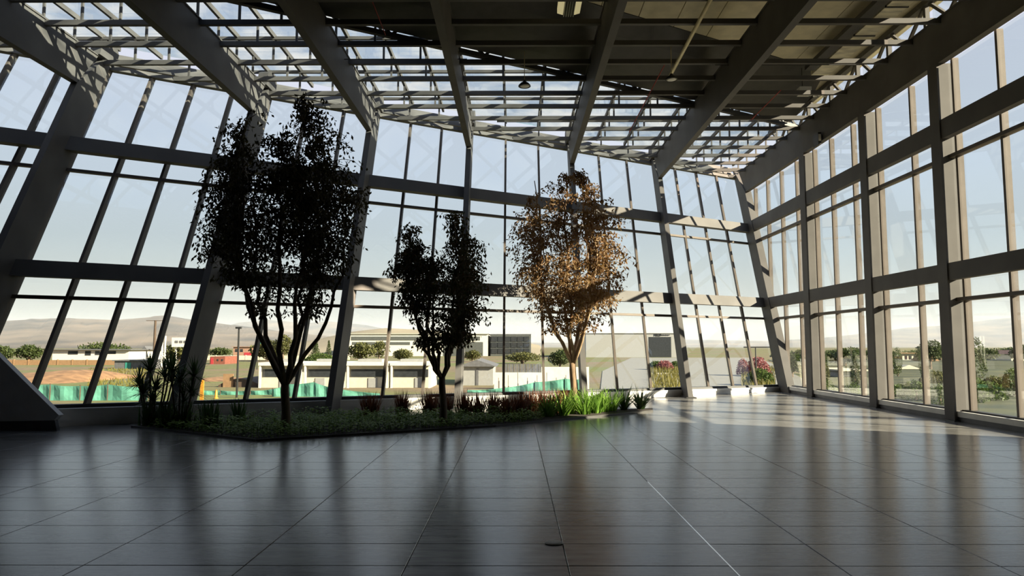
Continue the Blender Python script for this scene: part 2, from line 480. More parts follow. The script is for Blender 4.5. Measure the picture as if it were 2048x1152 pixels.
# clerestory truss between the top beam and the roof
MB().box(WR + .06, WR + .24, SOLID_Y, 26.0, 9.66, 9.80).build('top_chord', M['darksteel'], wr)
cy = SOLID_Y + .6
while cy < 25:
    MB().bar((WR + .15, cy, 9.08), (WR + .15, cy, 9.68), .10, .10).build('clerestory_post', M['steel'], wr)
    MB().bar((WR + .15, cy + .10, 9.66), (WR + .15, cy + .80, 9.10), .07, .07).build('diagonal', M['steel'], wr)
    MB().bar((WR + .15, cy + 1.50, 9.66), (WR + .15, cy + .90, 9.10), .07, .07).build('diagonal', M['steel'], wr)
    pl = MB().box(GX - .006, GX + .006, cy + .06, cy + 1.6, 9.11, 9.66)
    pl.build('pane', M['glass'], wr)
    cy += 1.66

# ------------------------------------------------------------------ the two walls out of view
wl = MB().hexa([(-14.95, -9, 0), (-14.7, -9, 0), (-14.7, NF(-14.7, 0, 1.0), 0), (-14.95, NF(-14.7, 0, 1.0), 0),
                (-14.95, -9, 9.85), (-14.7, -9, 9.85), (-14.7, NF(-14.7, 9.85, 1.0), 9.85), (-14.95, NF(-14.7, 9.85, 1.0), 9.85)]).build('wall_left', M['wall'])
tag(wl, 'grey plaster side wall of the hall', kind='structure')
wf = MB().box(-14.95, 9.98, -9.3, -9, 0, 9.85).build('wall_front', M['wall'])
tag(wf, 'grey plaster end wall of the hall', kind='structure')

# ------------------------------------------------------------------ roof
ce = root('ceiling', 'roof of deep steel rafters, purlins and a skylight strip', kind='structure')
for x in COLX:
    ybot, ytop = NF(x, 8.06, .02), NF(x, 9.1, .3)
    if x == COLX[-1]: x = WR + .11
    w = 0.06
    wf_ = 0.085
    b = MB()
    b.hexa([(x - w, -9, 8.09), (x + w, -9, 8.09), (x + w, ybot + .01, 8.09), (x - w, ybot + .01, 8.09), (x - w, -9, 9.07), (x + w, -9, 9.07), (x + w, ytop, 9.07), (x - w, ytop, 9.07)])
    b.box(x - wf_, x + wf_, -9, ybot, 8.06, 8.09)
    b.box(x - wf_, x + wf_, -9, ytop, 9.07, 9.10)
    b.build('rafter', M['steel'], ce)
for y in PUR:
    xs = max(COLX[0], (y - NF(0, 9.05, .86)) / SL)
    for i in range(len(COLX) - 1):
        xa, xb = COLX[i] + .062, COLX[i + 1] - .062
        if i == len(COLX) - 2: xb = WR + .06
        xa = max(xa, xs)
        if xb - xa < .15: continue
        MB().box(xa, xb, y - .05, y + .05, 8.93, Z_PUR).build('purlin', M['steel'], ce)
# posts, glazing bars and panes of the skylight
bars = MULX
for x in bars:
    x = min(x, WR + .15)
    y0, y1 = edge_y(x), eave_y(x)
    MB().box(x - .035, x + .035, y0, y1, Z_GLZ - .10, Z_GLZ + .02).build('glazing_bar', M['steel'], ce)
    for y in PUR:
        if y0 - .2 < y < NF(x, 9.05, .8):
            MB().box(x - .025, x + .025, y - .025, y + .025, Z_PUR, Z_GLZ - .08).build('post', M['steel'], ce)
for k, y in enumerate(PUR):
    if k % 2: continue
    xa = max(COLX[0], (y - NF(0, 9.05, 1.2)) / SL)
    xb = min(WR + .15, (y - 18.05) / .56)
    if xb - xa > .5:
        MB().box(xa, xb, y - .04, y + .04, Z_GLZ - .14, Z_GLZ - .06).build('cross_bar', M['steel'], ce)
for i in range(len(bars) - 1):
    xa, xb = bars[i] + .02, min(bars[i + 1], WR + .3) - .02
    for k in range(len(PUR) - 1):
        y0, y1 = PUR[k] + .01, PUR[k + 1] - .01
        pl = [(xa, y0), (xb, y0), (xb, y1), (xa, y1)]
        pl = clip(pl, .56, -1, -18.05)
        if len(pl) >= 3: pl = clip(pl, -SL, 1, NF(0, 9.05, 1.33))
        if len(pl) < 3: continue
        MB().prism([(u, v, Z_GLZ + .02) for u, v in pl], (0, 0, .012)).build('roof_pane', M['roofglass'], ce)
# solid deck in long panels
x = -14.9
while x < 10.2:
    xb = min(x + 1.0, 10.25)
    MB().prism([(x + .01, -9.2, 9.86), (xb - .01, -9.2, 9.86), (xb - .01, edge_y(xb), 9.86), (x + .01, edge_y(x), 9.86)], (0, 0, .1)).build('deck_panel', M['deck'], ce)
    x = xb
MB().prism([(-14.95, -9.3, 9.97), (10.3, -9.3, 9.97), (10.3, edge_y(10.3) + .05, 9.97), (-14.95, edge_y(-14.95) + .05, 9.97)], (0, 0, .12)).build('roof_membrane', M['darksteel'], ce)
# edge truss along the skylight
def edge_pt(x, dy, z): return (x, edge_y(x) + dy, z)
for dy, z, w, h in ((-.05, 9.80, .16, .16), (-.15, 9.12, .12, .12), (-.85, 9.80, .12, .12)):
    MB().bar(edge_pt(-14.4, dy, z), edge_pt(9.7, dy, z), w, h).build('edge_chord', M['darksteel'], ce)
MB().prism([edge_pt(-14.4, -.02, 9.52), edge_pt(9.7, -.02, 9.52), edge_pt(9.7, -.02, 9.86), edge_pt(-14.4, -.02, 9.86)], (0, .04, 0)).build('edge_fascia', M['darksteel'], ce)
pl = MB()
pts = [(-.31, 9.17), (-.9, 9.24), (-1.6, 9.36), (-2.3, 9.54), (-3.0, 9.84)]
for (d0, z0), (d1, z1) in zip(pts, pts[1:]):
    pl.add([edge_pt(-14.4, d0, z0), edge_pt(9.3, d0, z0), edge_pt(9.3, d1, z1), edge_pt(-14.4, d1, z1),
            edge_pt(-14.4, d0, z0 + .04), edge_pt(9.3, d0, z0 + .04), edge_pt(9.3, d1, z1 + .04), edge_pt(-14.4, d1, z1 + .04)],
           [(0, 1, 2, 3), (7, 6, 5, 4), (0, 4, 5, 1), (2, 6, 7, 3), (1, 5, 6, 2), (3, 7, 4, 0)])
pl.build('edge_plenum', M['darksteel'], ce)
xx = -14.0
while xx < 9:
    MB().bar(edge_pt(xx, -.13, 9.14), edge_pt(xx + .55, -.06, 9.78), .07, .07).build('edge_diagonal', M['darksteel'], ce)
    MB().bar(edge_pt(xx + 1.1, -.13, 9.14), edge_pt(xx + .55, -.06, 9.78), .07, .07).build('edge_diagonal', M['darksteel'], ce)
    xx += 1.1

# ------------------------------------------------------------------ pale sloping panel at the foot of the facade, far left
def wedge(name, pts, y, t, m, parent=None): return MB().prism([(a, y, b) for a, b in pts], (0, t, 0)).build(name, m, parent)
sp_ = root('stair_parapet', 'pale grey sloping parapet panel at the far left foot of the glass', 'parapet')
yw = 13.62
wedge('panel', [(-12.9, .13), (-8.95, .20), (-8.86, .30), (-10.13, 1.47), (-12.9, 3.98)], yw, .14, M['panel'], sp_)
wedge('kick_plate', [(-12.9, 0), (-8.9, 0), (-8.95, .20), (-12.9, .13)], yw + .02, .10, M['plinth'], sp_)

# ------------------------------------------------------------------ planting bed
BED = [(-7.75, 14.2), (-4.45, 12.15), (-0.4, 14.35), (3.45, 17.65), (3.55, 18.2), (-3.4, 16.12), (-6.2, 14.85), (-7.35, 14.6)]
bed = root('planting_bed', 'long dark soil bed set in the floor under the three trees', 'planter')
MB().prism([(a, b, 0.001) for a, b in BED], (0, 0, .035)).build('soil', M['soil'], bed)
for i in range(len(BED)):
    a, b = BED[i], BED[(i + 1) % len(BED)]
    MB().bar((a[0], a[1], .02), (b[0], b[1], .02), .03, .04).build('edging', M['darksteel'], bed)
def in_bed(x, y, m=0.0):
    n, c = len(BED), False
    for i in range(n):
        (x0, y0), (x1, y1) = BED[i], BED[(i + 1) % n]
        if (y0 > y) != (y1 > y) and x < (x1 - x0) * (y - y0) / (y1 - y0) + x0: c = not c
    return c

# ------------------------------------------------------------------ trees
def leaf(mb, p, d, l, w, nrm):
    d = d.normalized()
    s = d.cross(nrm)
    if s.length < 1e-3: s = d.cross(Vector((1, 0, 0)))
    s = s.normalized() * w / 2
    mid = p + d * l * .5
    k = d.cross(s).normalized() * l * .08
    mb.add([p, mid + s + k, p + d * l, mid - s + k], [(0, 1, 2, 3)])
def rv(r=1.0):
    while True:
        v = Vector((random.uniform(-1, 1), random.uniform(-1, 1), random.uniform(-1, 1)))
        if .05 < v.length < 1: return v * r
def tree(name, label, base, fork, stems, prof, leafm, barkm, r0, nside, nleaf, lsize, seed, lean=(0, 0), keep=None, droop=.75):
    """prof: list of (height, x-centre offset, radius); stems: number of upright limbs above the fork."""
    random.seed(seed)
    t = root(name, label, 'tree', 'trees in the planting bed')
    bx, by = base
    def env(z):
        for (z0, c0, q0), (z1, c1, q1) in zip(prof, prof[1:]):
            if z0 <= z <= z1:
                u = (z - z0) / (z1 - z0)
                return c0 + (c1 - c0) * u, q0 + (q1 - q0) * u
        return (prof[0][1], prof[0][2]) if z < prof[0][0] else (prof[-1][1], .05)
    zf, zt = fork, prof[-1][0]
    tr = MB()
    pts = [Vector((bx + math.sin(i * .9) * .02, by, .03 + (zf + .06) * i / 6)) for i in range(7)]
    tr.tube(pts, [r0 * 1.35, r0 * 1.08, r0, r0 * .96, r0 * .93, r0 * .92, r0 * .85], 10)
    tr.build('trunk', M[barkm], t, True)
    fol, twig = MB(), MB()
    fp = pts[-1] - Vector((0, 0, .08))
    for s in range(stems):
        a = 2 * math.pi * (s + random.uniform(-.25, .25)) / stems
        top = zt * random.uniform(.72, .97) if s else zt * .98
        cxo, rad = env(top * .8)
        rr = rad * (random.uniform(.45, .85) if s else .15)
        end = Vector((bx + cxo + math.cos(a) * rr, by + math.sin(a) * rr * .8, top))
        path = []
        n = 12
        for i in range(n + 1):
            u = i / n
            p = fp.lerp(end, u)
            sp2 = math.sin(u * math.pi) * .28 * rad
            p += Vector((math.cos(a) * sp2, math.sin(a) * sp2, -.1 * math.sin(u * math.pi)))
            if 0 < i: p += Vector((random.uniform(-.05, .05), random.uniform(-.05, .05), 0)) * (1 + u)
            path.append(p)
        rl = r0 * random.uniform(.42, .6)
        lm = MB().tube(path, [rl * (1 - .86 * i / n) + .006 for i in range(n + 1)], 7)
        lm.build('limb', M[barkm], t, True)
        for b in range(nside):
            u = random.uniform(.22, 1.0)
            k = u * n
            i = min(int(k), n - 1)
            p0 = path[i].lerp(path[i + 1], k - i)
            if p0.z < prof[0][0] - .5: continue
            cxo, rad = env(min(p0.z + .3, zt))
            aa = a + random.gauss(0, 1.0)
            ln = random.uniform(.3, .75) * max(.45, rad)
            d = Vector((math.cos(aa), math.sin(aa), random.uniform(.15, .9))).normalized()
            q, path2 = p0.copy(), [p0.copy()]
            for j in range(5):
                d = (d + Vector((random.gauss(0, .18), random.gauss(0, .18), -.16 * j * droop))).normalized()
                q = q + d * ln / 5
                path2.append(q.copy())
            # keep inside the crown outline
            cxe, re_ = env(q.z)
            off = Vector((q.x - bx - cxe, q.y - by, 0))
            if off.length > re_ * 1.06 or q.z > zt or q.z < prof[0][0] - .35: continue
            if keep and not keep(q): continue
            twig.tube(path2, [.012, .010, .008, .006, .005, .004], 4, False)
            for j in range(1, 6):
                for _ in range(nleaf):
                    c = path2[j] + rv(.13)
                    dd = Vector((random.gauss(0, .55), random.gauss(0, .55), -droop + random.gauss(0, .45)))
                    leaf(fol, c, dd, lsize * random.uniform(.7, 1.35), lsize * random.uniform(.36, .55), rv())
    stuff(twig.build('twigs', M[barkm], t))
    stuff(fol.build('foliage', M[leafm], t))
    return t
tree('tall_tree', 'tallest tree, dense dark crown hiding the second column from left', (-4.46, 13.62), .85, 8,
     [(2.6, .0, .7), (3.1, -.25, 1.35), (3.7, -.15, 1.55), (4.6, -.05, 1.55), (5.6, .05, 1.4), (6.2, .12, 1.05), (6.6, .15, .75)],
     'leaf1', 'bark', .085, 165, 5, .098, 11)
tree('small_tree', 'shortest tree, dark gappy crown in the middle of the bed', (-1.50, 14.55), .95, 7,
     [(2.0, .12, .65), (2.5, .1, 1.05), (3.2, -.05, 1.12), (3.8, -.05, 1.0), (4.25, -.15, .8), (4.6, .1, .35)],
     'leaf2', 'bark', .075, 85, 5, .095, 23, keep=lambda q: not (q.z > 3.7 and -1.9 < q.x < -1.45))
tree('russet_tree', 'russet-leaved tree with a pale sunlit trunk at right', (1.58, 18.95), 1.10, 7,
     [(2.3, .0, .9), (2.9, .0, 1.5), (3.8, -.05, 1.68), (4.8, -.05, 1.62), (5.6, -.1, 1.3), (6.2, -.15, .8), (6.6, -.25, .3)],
     'leaf3', 'bark_pale', .10, 100, 5, .105, 35)

# ------------------------------------------------------------------ plants in the bed
random.seed(5)
gc = MB()
n = 0
while n < 9000:
    x, y = random.uniform(-7.2, 0.6), random.uniform(12.2, 16.3)
    if not in_bed(x, y): continue
    hgt = random.uniform(.06, .24) * (1.25 if math.sin(x * 3.1) * math.sin(y * 4.3) > .2 else .8)
    a = random.uniform(0, 6.28)
    leaf(gc, Vector((x, y, hgt)), Vector((math.cos(a), math.sin(a), random.uniform(-.2, .5))), random.uniform(.05, .10), .05, Vector((0, 0, 1)))
    if n % 3 == 0: gc.tube([(x, y, .03), (x, y, hgt)], .003, 3, False)
    n += 1
g = gc.build('groundcover', M['cover'])
tag(g, 'low leafy green groundcover carpeting the front of the bed', 'groundcover', kind='stuff')
def blade(mb, p, a, l, w, up, curl, seg=4):
    d = Vector((math.cos(a) * (1 - up), math.sin(a) * (1 - up), up)).normalized()
    s = Vector((-math.sin(a), math.cos(a), 0)) * w / 2
    q = Vector(p)
    vs = []
    for i in range(seg + 1):
        u = i / seg
        ww = (1 - u ** 2) * .95 + .05
        vs += [q - s * ww, q + s * ww]
        q = q + d * l / seg
        d = (d + Vector((0, 0, -curl))).normalized()
    mb.add(vs, [(2 * i, 2 * i + 1, 2 * i + 3, 2 * i + 2) for i in range(seg)])
def clump(name, label, cat, group, p, nb, l, w, up, curl, m, seed, spread=.12):
    random.seed(seed)
    mb = MB()
    for _ in range(nb):
        a = random.uniform(0, 6.28)
        r = random.uniform(0, spread)
        blade(mb, (p[0] + math.cos(a) * r, p[1] + math.sin(a) * r, .03), a + random.gauss(0, .5), l * random.uniform(.6, 1.1), w, min(.97, up + random.uniform(-.2, .12)), curl * random.uniform(.4, 1.3))
    o = mb.build(name, M[m])
    return tag(o, label, cat, group)
RP = [(-3.30, 16.05), (-2.62, 16.35), (-2.0, 16.45), (-1.62, 16.1), (-1.2, 16.3), (-.85, 15.9), (-.5, 16.35), (-.2, 15.8), (.1, 16.2), (.35, 16.75), (.62, 17.15), (.92, 16.75), (1.15, 17.35)]
for i, p in enumerate(RP):
    clump('tufted_plant', ORD[i] + ' reddish-brown tufted plant from the left along the back of the bed', 'plant', 'reddish tufted plants in the bed', p, 170, .58, .022, .86, .10, 'redleaf', 100 + i, .16)
SP = [(.75, 16.1), (1.1, 16.35), (1.35, 16.75), (1.62, 16.6), (1.95, 16.95), (1.3, 17.5), (1.85, 17.6), (2.15, 17.25), (2.4, 17.5), (2.1, 18.0)]
for i, p in enumerate(SP):
    clump('strap_leaf_plant', ORD[i] + ' bright green strap-leaved clump from the left around the pale trunk', 'plant', 'strap-leaved clumps round the russet tree', p, 64, .62, .04, .72, .28, 'strap', 200 + i, .14)
for i, (p, l) in enumerate((((2.75, 17.75), 'larger dark spiky plant'), ((3.22, 17.95), 'last small dark spiky plant'))):
    clump('spiky_plant', l + ' at the right tip of the bed', 'plant', 'dark spiky plants at the bed tip', p, 70, .70, .035, .66, .22, 'dstrap', 300 + i, .08)
DP = [(-7.5, 14.3), (-7.2, 14.35), (-6.95, 14.0), (-6.6, 14.0), (-6.25, 14.25), (-5.95, 13.75), (-5.75, 14.6)]
for i, p in enumerate(DP):
    clump('sword_leaf_plant', ORD[i] + ' dark sword-leaved plant from the left end of the bed', 'plant', 'sword-leaved plants at the bed\'s left end', p, 40, .52, .042, .86, .08, 'dstrap', 400 + i, .14)
def dracaena(label, p, heads, seed):
    random.seed(seed)
    t = root('dracaena', label, 'plant', 'dracaenas by the second column')
    for hx, hy, hz in heads:
        q = (p[0] + hx, p[1] + hy, hz)
        MB().tube([(p[0] + hx * .3, p[1] + hy * .3, .03), (p[0] + hx * .8, p[1] + hy * .8, hz * .6), q], [.022, .018, .016], 6).build('stem', M['bark'], t)
        mb = MB()
        for _ in range(64):
            a = random.uniform(0, 6.28)
            blade(mb, q, a, random.uniform(.30, .50), .032, random.uniform(-.2, .9), .12)
        mb.build('leaf_rosette', M['dstrap'], t)
dracaena('taller spiky dracaena standing left of the second column', (-7.42, 14.42), [(-.12, 0, 1.12), (.24, .1, 1.2), (-.36, .05, .85), (.06, -.1, .74), (.34, 0, .9), (-.08, .08, .5), (.16, .06, .98), (-.22, -.05, .66)], 51)
dracaena('shorter spiky dracaena in front of the second column foot', (-6.80, 14.2), [(0, 0, .9), (.22, .05, .68), (-.15, -.05, 1.1), (.28, 0, 1.02), (.05, .05, .5)], 52)

# ------------------------------------------------------------------ things hung under the roof
def pendant(label, p, ztop, rod=.010):
    t = root('pendant_lamp', label, 'lamp', 'dome pendants under the roof')
    x, y, z = p
    MB().lathe([(.0, .16), (.035, .16), (.05, .12), (.10, .09), (.155, .03), (.16, 0), (.15, .005), (.14, .02)], p, 18).build('shade', M['black'], t, True)
    MB().lathe([(.0, -.012), (.08, -.005), (.135, .012), (.0, .02)], p, 18).build('diffuser', M['white'], t, True)
    MB().tube([(x, y, z + .15), (x, y, ztop)], rod, 6).build('rod', M['yellowpipe'], t)
pa = pY(1049, 173, 17.4)
pendant('dome pendant lamp on a thin rod at the roof centre', pa, 9.86)
pb = pY(1343, 160, 17.2)
pendant('dome pendant lamp below the end of the cream pipe', pb, 9.3)
q0, q1 = pZ(1337, 158, 8.86), pZ(1425, -8, 8.86)
d_ = (q1 - q0)
cp = MB().tube([q0, q0 + d_ * .5, q0 + d_ * 2.0], .045, 10).build('cream_pipe', M['yellowpipe'], None, True)
tag(cp, 'straight cream-coloured pipe running back under the dark roof', 'pipe')
# linear luminaire over the hall, seen at the top edge of the picture
la, lb = pZ(1117, 33, 9.25), pZ(1158, 30, 9.25)
y1 = la.y
lum = root('ceiling_luminaire', 'linear ceiling light with a black slatted louvre and two cream reflectors', 'lamp')
xm = pZ(1137, 30, 9.25).x
m_l = mat('lit_cream_reflector', (0.7, 0.62, 0.36), 0.5)
m_l.node_tree.nodes['Principled BSDF'].inputs['Emission Color'].default_value = (1.0, 0.86, 0.45, 1)
m_l.node_tree.nodes['Principled BSDF'].inputs['Emission Strength'].default_value = 0.4
for s in (-1, 1):
    MB().hexa([(xm + s * .13, y1 - 1.6, 9.26), (xm + s * .26, y1 - 1.6, 9.30), (xm + s * .26, y1 - .05, 9.30), (xm + s * .13, y1 - .05, 9.26),
               (xm + s * .13, y1 - 1.6, 9.42), (xm + s * .26, y1 - 1.6, 9.42), (xm + s * .26, y1 - .05, 9.42), (xm + s * .13, y1 - .05, 9.42)]).build('reflector', m_l, lum)
MB().box(xm - .12, xm + .12, y1 - 1.6, y1, 9.27, 9.45).build('housing', M['black'], lum)
for k in range(5):
    xk = xm - .11 + k * .055
    MB().box(xk - .007, xk + .007, y1 - 1.6, y1, 9.235, 9.272).build('louvre_slat', M['white'], lum)
for yy in (y1 - .3, y1 - 1.3): MB().tube([(xm, yy, 9.44), (xm, yy, 9.88)], .008, 6).build('hanger', M['black'], lum)
# galvanised duct along the right wall
xa, xb = pZ(1787, 0, 9.45).x, pZ(1831, 0, 9.45).x
duct = root('air_duct', 'long galvanised air duct running along the right wall under the roof', 'duct')
yd = -8.5
while yd < 19.4:
    MB().box(xa, xb, yd + .02, min(yd + 1.48, 19.6), 9.45, 9.78).build('duct_section', M['galv'], duct)
    MB().box(xa - .02, xb + .02, yd - .02, yd + .02, 9.43, 9.80).build('flange', M['darksteel'], duct)
    yd += 1.5
dx = xa - .34
ct = MB().box(dx, dx + .28, -8.5, 19.2, 9.44, 9.56).build('cable_tray', M['darksteel'])
tag(ct, 'dark cable tray running beside the galvanised duct', 'cable tray')
def rod(name, a, b, r, m, label, cat, grp=None):
    return tag(MB().tube([a, b], r, 6).build(name, M[m]), label, cat, grp)
rod('red_cable', pY(1330, 128, 17.6), pY(1258, 265, 19.6), .012, 'red', 'thin red cable slanting down right of the rightmost pendant', 'cable', 'red cables under the roof')
rod('red_cable', pY(742, -4, 14.6), pY(771, 70, 15.4), .012, 'red', 'thin red cable hanging left of the middle rafter', 'cable', 'red cables under the roof')
rod('red_cable', pY(1562, 180, 19.0), pY(1502, 240, 20.2), .012, 'red', 'thin red cable slanting near the right wall', 'cable', 'red cables under the roof')
for i, (px, yy) in enumerate(((760, 17.0), (1600, 17.4))):
    z = 8.86
    a = pY(px, 100, yy)
    rod('conduit', (a.x - 2.2, yy, z), (a.x + (2.2 if i == 0 else 1.6), yy, z), .012, 'black', ('thin dark conduit crossing under the skylight', 'thin dark conduit crossing under the roof near the right wall')[i], 'conduit', 'thin conduits under the purlins')
# valve cluster and box where the duct ends
vb = root('valve_box', 'pale box with pipe fittings at the end of the duct', 'valve box')
c = pY(1612, 187, 19.9)
MB().box(c.x - .22, c.x + .12, c.y - .12, c.y + .12, c.z - .05, c.z + .17).build('box', M['white'], vb)
for k in range(4): MB().lathe([(0, -.06), (.06, -.04), (.06, .04), (0, .06)], (c.x + .12 + .14 * k, c.y, c.z - .02 - .03 * (k % 2)), 10).build('fitting', M['white'], vb)
MB().tube([(c.x - .1, c.y, c.z + .17), (c.x - .1, c.y, 9.87)], .012, 6).build('hanger', M['black'], vb)
# small detector box on the top beam of the right wall
db = root('sensor_box', 'small sensor box on the top beam of the right wall', 'sensor')
e_ = pY(1644, 285, 21.9)
MB().box(WR - .10, WR - .003, 21.35, 21.72, 7.93, 8.32).build('housing', M['black'], db)
MB().box(WR - .09, WR - .015, 21.335, 21.352, 8.05, 8.26).build('lens', M['panel'], db)
# scrap lying on the floor
sc_ = pZ(1108, 1087, 0)
scr = MB().lathe([(0, .001), (.075, .001), (.08, .006), (.06, .012), (0, .014)], (0, 0, 0), 14)
o = scr.build('floor_scrap', M['panel'])
o.location = (sc_.x, sc_.y, .001)
o.scale = (1, .8, 1)
tag(o, 'small flat grey scrap lying at a tile corner in the foreground', 'scrap')
# ------------------------------------------------------------------ outside: ground, hills, haze
GZ, K = -2.4, 2.0                                       # the site lies a storey-half below the hall's podium; K brings depths noted at floor level down to it
def ground_mat():
    m, nt, b, out = nodes('site_ground')
    N, L = nt.nodes, nt.links
    g = N.new('ShaderNodeNewGeometry')
    n1 = N.new('ShaderNodeTexNoise'); n1.inputs['Scale'].default_value = 0.045; n1.inputs['Detail'].default_value = 4
    n2 = N.new('ShaderNodeTexNoise'); n2.inputs['Scale'].default_value = 0.9; n2.inputs['Detail'].default_value = 8
    L.new(g.outputs['Position'], n1.inputs[0]); L.new(g.outputs['Position'], n2.inputs[0])
    c1 = N.new('ShaderNodeValToRGB')
    e = c1.color_ramp.elements
    e[0].position, e[0].color = 0.40, (0.155, 0.11, 0.065, 1)
    e[1].position, e[1].color = 0.58, (0.11, 0.125, 0.03, 1)
    L.new(n1.outputs['Fac'], c1.inputs[0])
    mx = N.new('ShaderNodeMix'); mx.data_type = 'RGBA'; mx.blend_type = 'MULTIPLY'; mx.inputs['Factor'].default_value = .6
    c2 = N.new('ShaderNodeValToRGB')
    c2.color_ramp.elements[0].position, c2.color_ramp.elements[0].color = .3, (.55, .55, .55, 1)
    c2.color_ramp.elements[1].position, c2.color_ramp.elements[1].color = .7, (1.3, 1.25, 1.1, 1)
    L.new(n2.outputs['Fac'], c2.inputs[0])
    L.new(c1.outputs[0], mx.inputs['A']); L.new(c2.outputs[0], mx.inputs['B'])
    L.new(mx.outputs['Result'], b.inputs['Base Color'])
    b.inputs['Roughness'].default_value = .95
    return m
M['ground'] = ground_mat()
M['hill'] = mat('dry_hillside', (0.075, 0.07, 0.06), 0.95, var=0.35, scale=0.006, c2=(0.20, 0.155, 0.11), stretch=(1, 1, 4))
M['palehill'] = mat('pale_sandy_hill', (0.26, 0.22, 0.15), 0.95, var=0.1, scale=0.02)
M['cream'] = mat('cream_render', (0.50, 0.46, 0.36), 0.8, var=0.06)
M['whitewall'] = mat('white_render', (0.58, 0.55, 0.48), 0.8, var=0.05)
M['greywall'] = mat('pale_grey_cladding', (0.26, 0.26, 0.25), 0.7, var=0.05)
M['orange'] = mat('tan_brick', (0.24, 0.14, 0.07), 0.9, var=0.12)
M['dirt'] = mat('orange_dirt', (0.21, 0.115, 0.055), 0.95, var=0.3, scale=1.2, bump=.8)
M['net'] = mat('green_shade_net', (0.075, 0.235, 0.175), 0.8, var=0.2, scale=1.5)
M['teal'] = mat('teal_paint', (0.03, 0.22, 0.17), 0.6)
M['brown'] = mat('dark_brown_sheet', (0.07, 0.045, 0.03), 0.8)
M['redbrown'] = mat('red_brown_paint', (0.18, 0.055, 0.035), 0.8)
M['pink'] = mat('pink_render', (0.30, 0.17, 0.12), 0.8)
M['signred'] = mat('red_sign', (0.35, 0.03, 0.04), 0.6)
M['darkglass'] = mat('dark_window_glass', (0.03, 0.033, 0.037), 0.15)
M['midglass'] = mat('grey_glazing', (0.085, 0.09, 0.085), 0.2)
M['slate'] = mat('grey_roof_sheet', (0.10, 0.10, 0.105), 0.7)
M['cone'] = mat('orange_plastic', (0.45, 0.20, 0.02), 0.5)
M['hedge'] = leaf_mat('hedge_leaf', (0.04, 0.07, 0.015), (0.09, 0.13, 0.03), 0.3)
M['ftree'] = leaf_mat('far_tree_leaf', (0.035, 0.055, 0.018), (0.075, 0.095, 0.03), 0.3)
M['olive'] = leaf_mat('olive_tree_leaf', (0.08, 0.085, 0.03), (0.13, 0.13, 0.045), 0.3)
M['flower'] = leaf_mat('pink_blossom', (0.22, 0.06, 0.07), (0.34, 0.16, 0.15), 0.3)
M['grassy'] = leaf_mat('dry_grass_blade', (0.11, 0.10, 0.025), (0.18, 0.155, 0.035), 0.3)

gr = MB().prism([(-5200, -60, GZ), (5200, -60, GZ), (5200, 5600, GZ), (-5200, 5600, GZ)], (0, 0, -.3)).build('ground', M['ground'])
tag(gr, 'dirt and grass of the building site outside the glass', kind='structure')
te = MB().box(10.05, 11.5, 9, 30, -.9, -.05).build('terrace', M['whitewall'])
tag(te, 'white paved terrace strip outside the right wall', kind='structure')
pod = MB().prism([(-15.0, -9.3, GZ - .1), (10.04, -9.3, GZ - .1), (10.04, NF(10.04, 0, 1.3), GZ - .1), (-15.0, NF(-15.0, 0, 1.3), GZ - .1)], (0, 0, -GZ - .07)).build('podium_wall', M['greywall'])
tag(pod, 'grey podium under the hall', kind='structure')
def ridge(name, label, D, pts, m, depth=.35, jitter=.06, seed=1):
    random.seed(seed)
    mb = MB()
    cols = []
    for (x0, y0), (x1, y1) in zip(pts, pts[1:]):
        k = max(2, int(abs(x1 - x0) / 18))
        for i in range(k):
            u = i / k
            cols.append((x0 + (x1 - x0) * u, y0 + (y1 - y0) * u))
    cols.append(pts[-1])
    n, rows = len(cols), [(-depth, 0.0), (-depth * .6, .35), (-depth * .3, .72), (-.08 * depth, .95), (0, 1.0), (depth * .6, .3), (depth, -.1)]
    for px, py in cols:
        top = pY(px, py, D)
        for dk, hk in rows:
            sc = 1 + dk
            h = (top.z - GZ) * hk
            if 0 < hk < 1: h *= 1 + random.uniform(-jitter, jitter)
            mb.v.append((top.x * sc + random.uniform(-1, 1) * D * .002, D * sc, GZ - .5 + h + (.5 if hk > 0 else 0)))
    R = len(rows)
    for i in range(n - 1):
        for j in range(R - 1):
            mb.f.append((i * R + j, (i + 1) * R + j, (i + 1) * R + j + 1, i * R + j + 1))
    o = mb.build(name, m, None, True)
    return tag(o, label, kind='structure')
ridge('hills_west', 'low hazy hills with dry fields beyond the houses at left', 1900, [(-600, 655), (-200, 645), (0, 642), (120, 636), (230, 640), (330, 632), (450, 648), (560, 662), (760, 684)], M['hill'], seed=3)
ridge('hills_north', 'distant blue mountain behind the tall tree', 3600, [(300, 690), (420, 664), (480, 645), (540, 640), (600, 647), (660, 643), (730, 650), (820, 668), (960, 684), (1150, 686), (1350, 679), (1540, 682), (1640, 676), (1720, 668), (1820, 655), (1900, 650), (1980, 640), (2080, 628), (2400, 610), (2700, 625)], M['hill'], .25, seed=4)
ridge('pale_hill', 'pale sandy hill rising behind the long modern building', 420, [(560, 690), (640, 678), (700, 664), (770, 656), (850, 660), (930, 667), (1010, 678), (1080, 690)], M['palehill'], .3, .02, seed=5)
hz = MB().box(-5100, 5100, 900, 5400, GZ + .1, 150).build('haze', None or bpy.data.materials.new('haze_air'))
hm = hz.data.materials[0]
hm.use_nodes = True
hn = hm.node_tree
hn.nodes.clear()
vs_ = hn.nodes.new('ShaderNodeVolumeScatter')
vs_.inputs['Color'].default_value = (0.62, 0.70, 0.82, 1)
vs_.inputs['Density'].default_value = 0.00030
vs_.inputs['Anisotropy'].default_value = 0.0
ho = hn.nodes.new('ShaderNodeOutputMaterial')
hn.links.new(vs_.outputs[0], ho.inputs['Volume'])
tag(hz, 'pale haze lying over the distant hills', 'haze', kind='stuff')

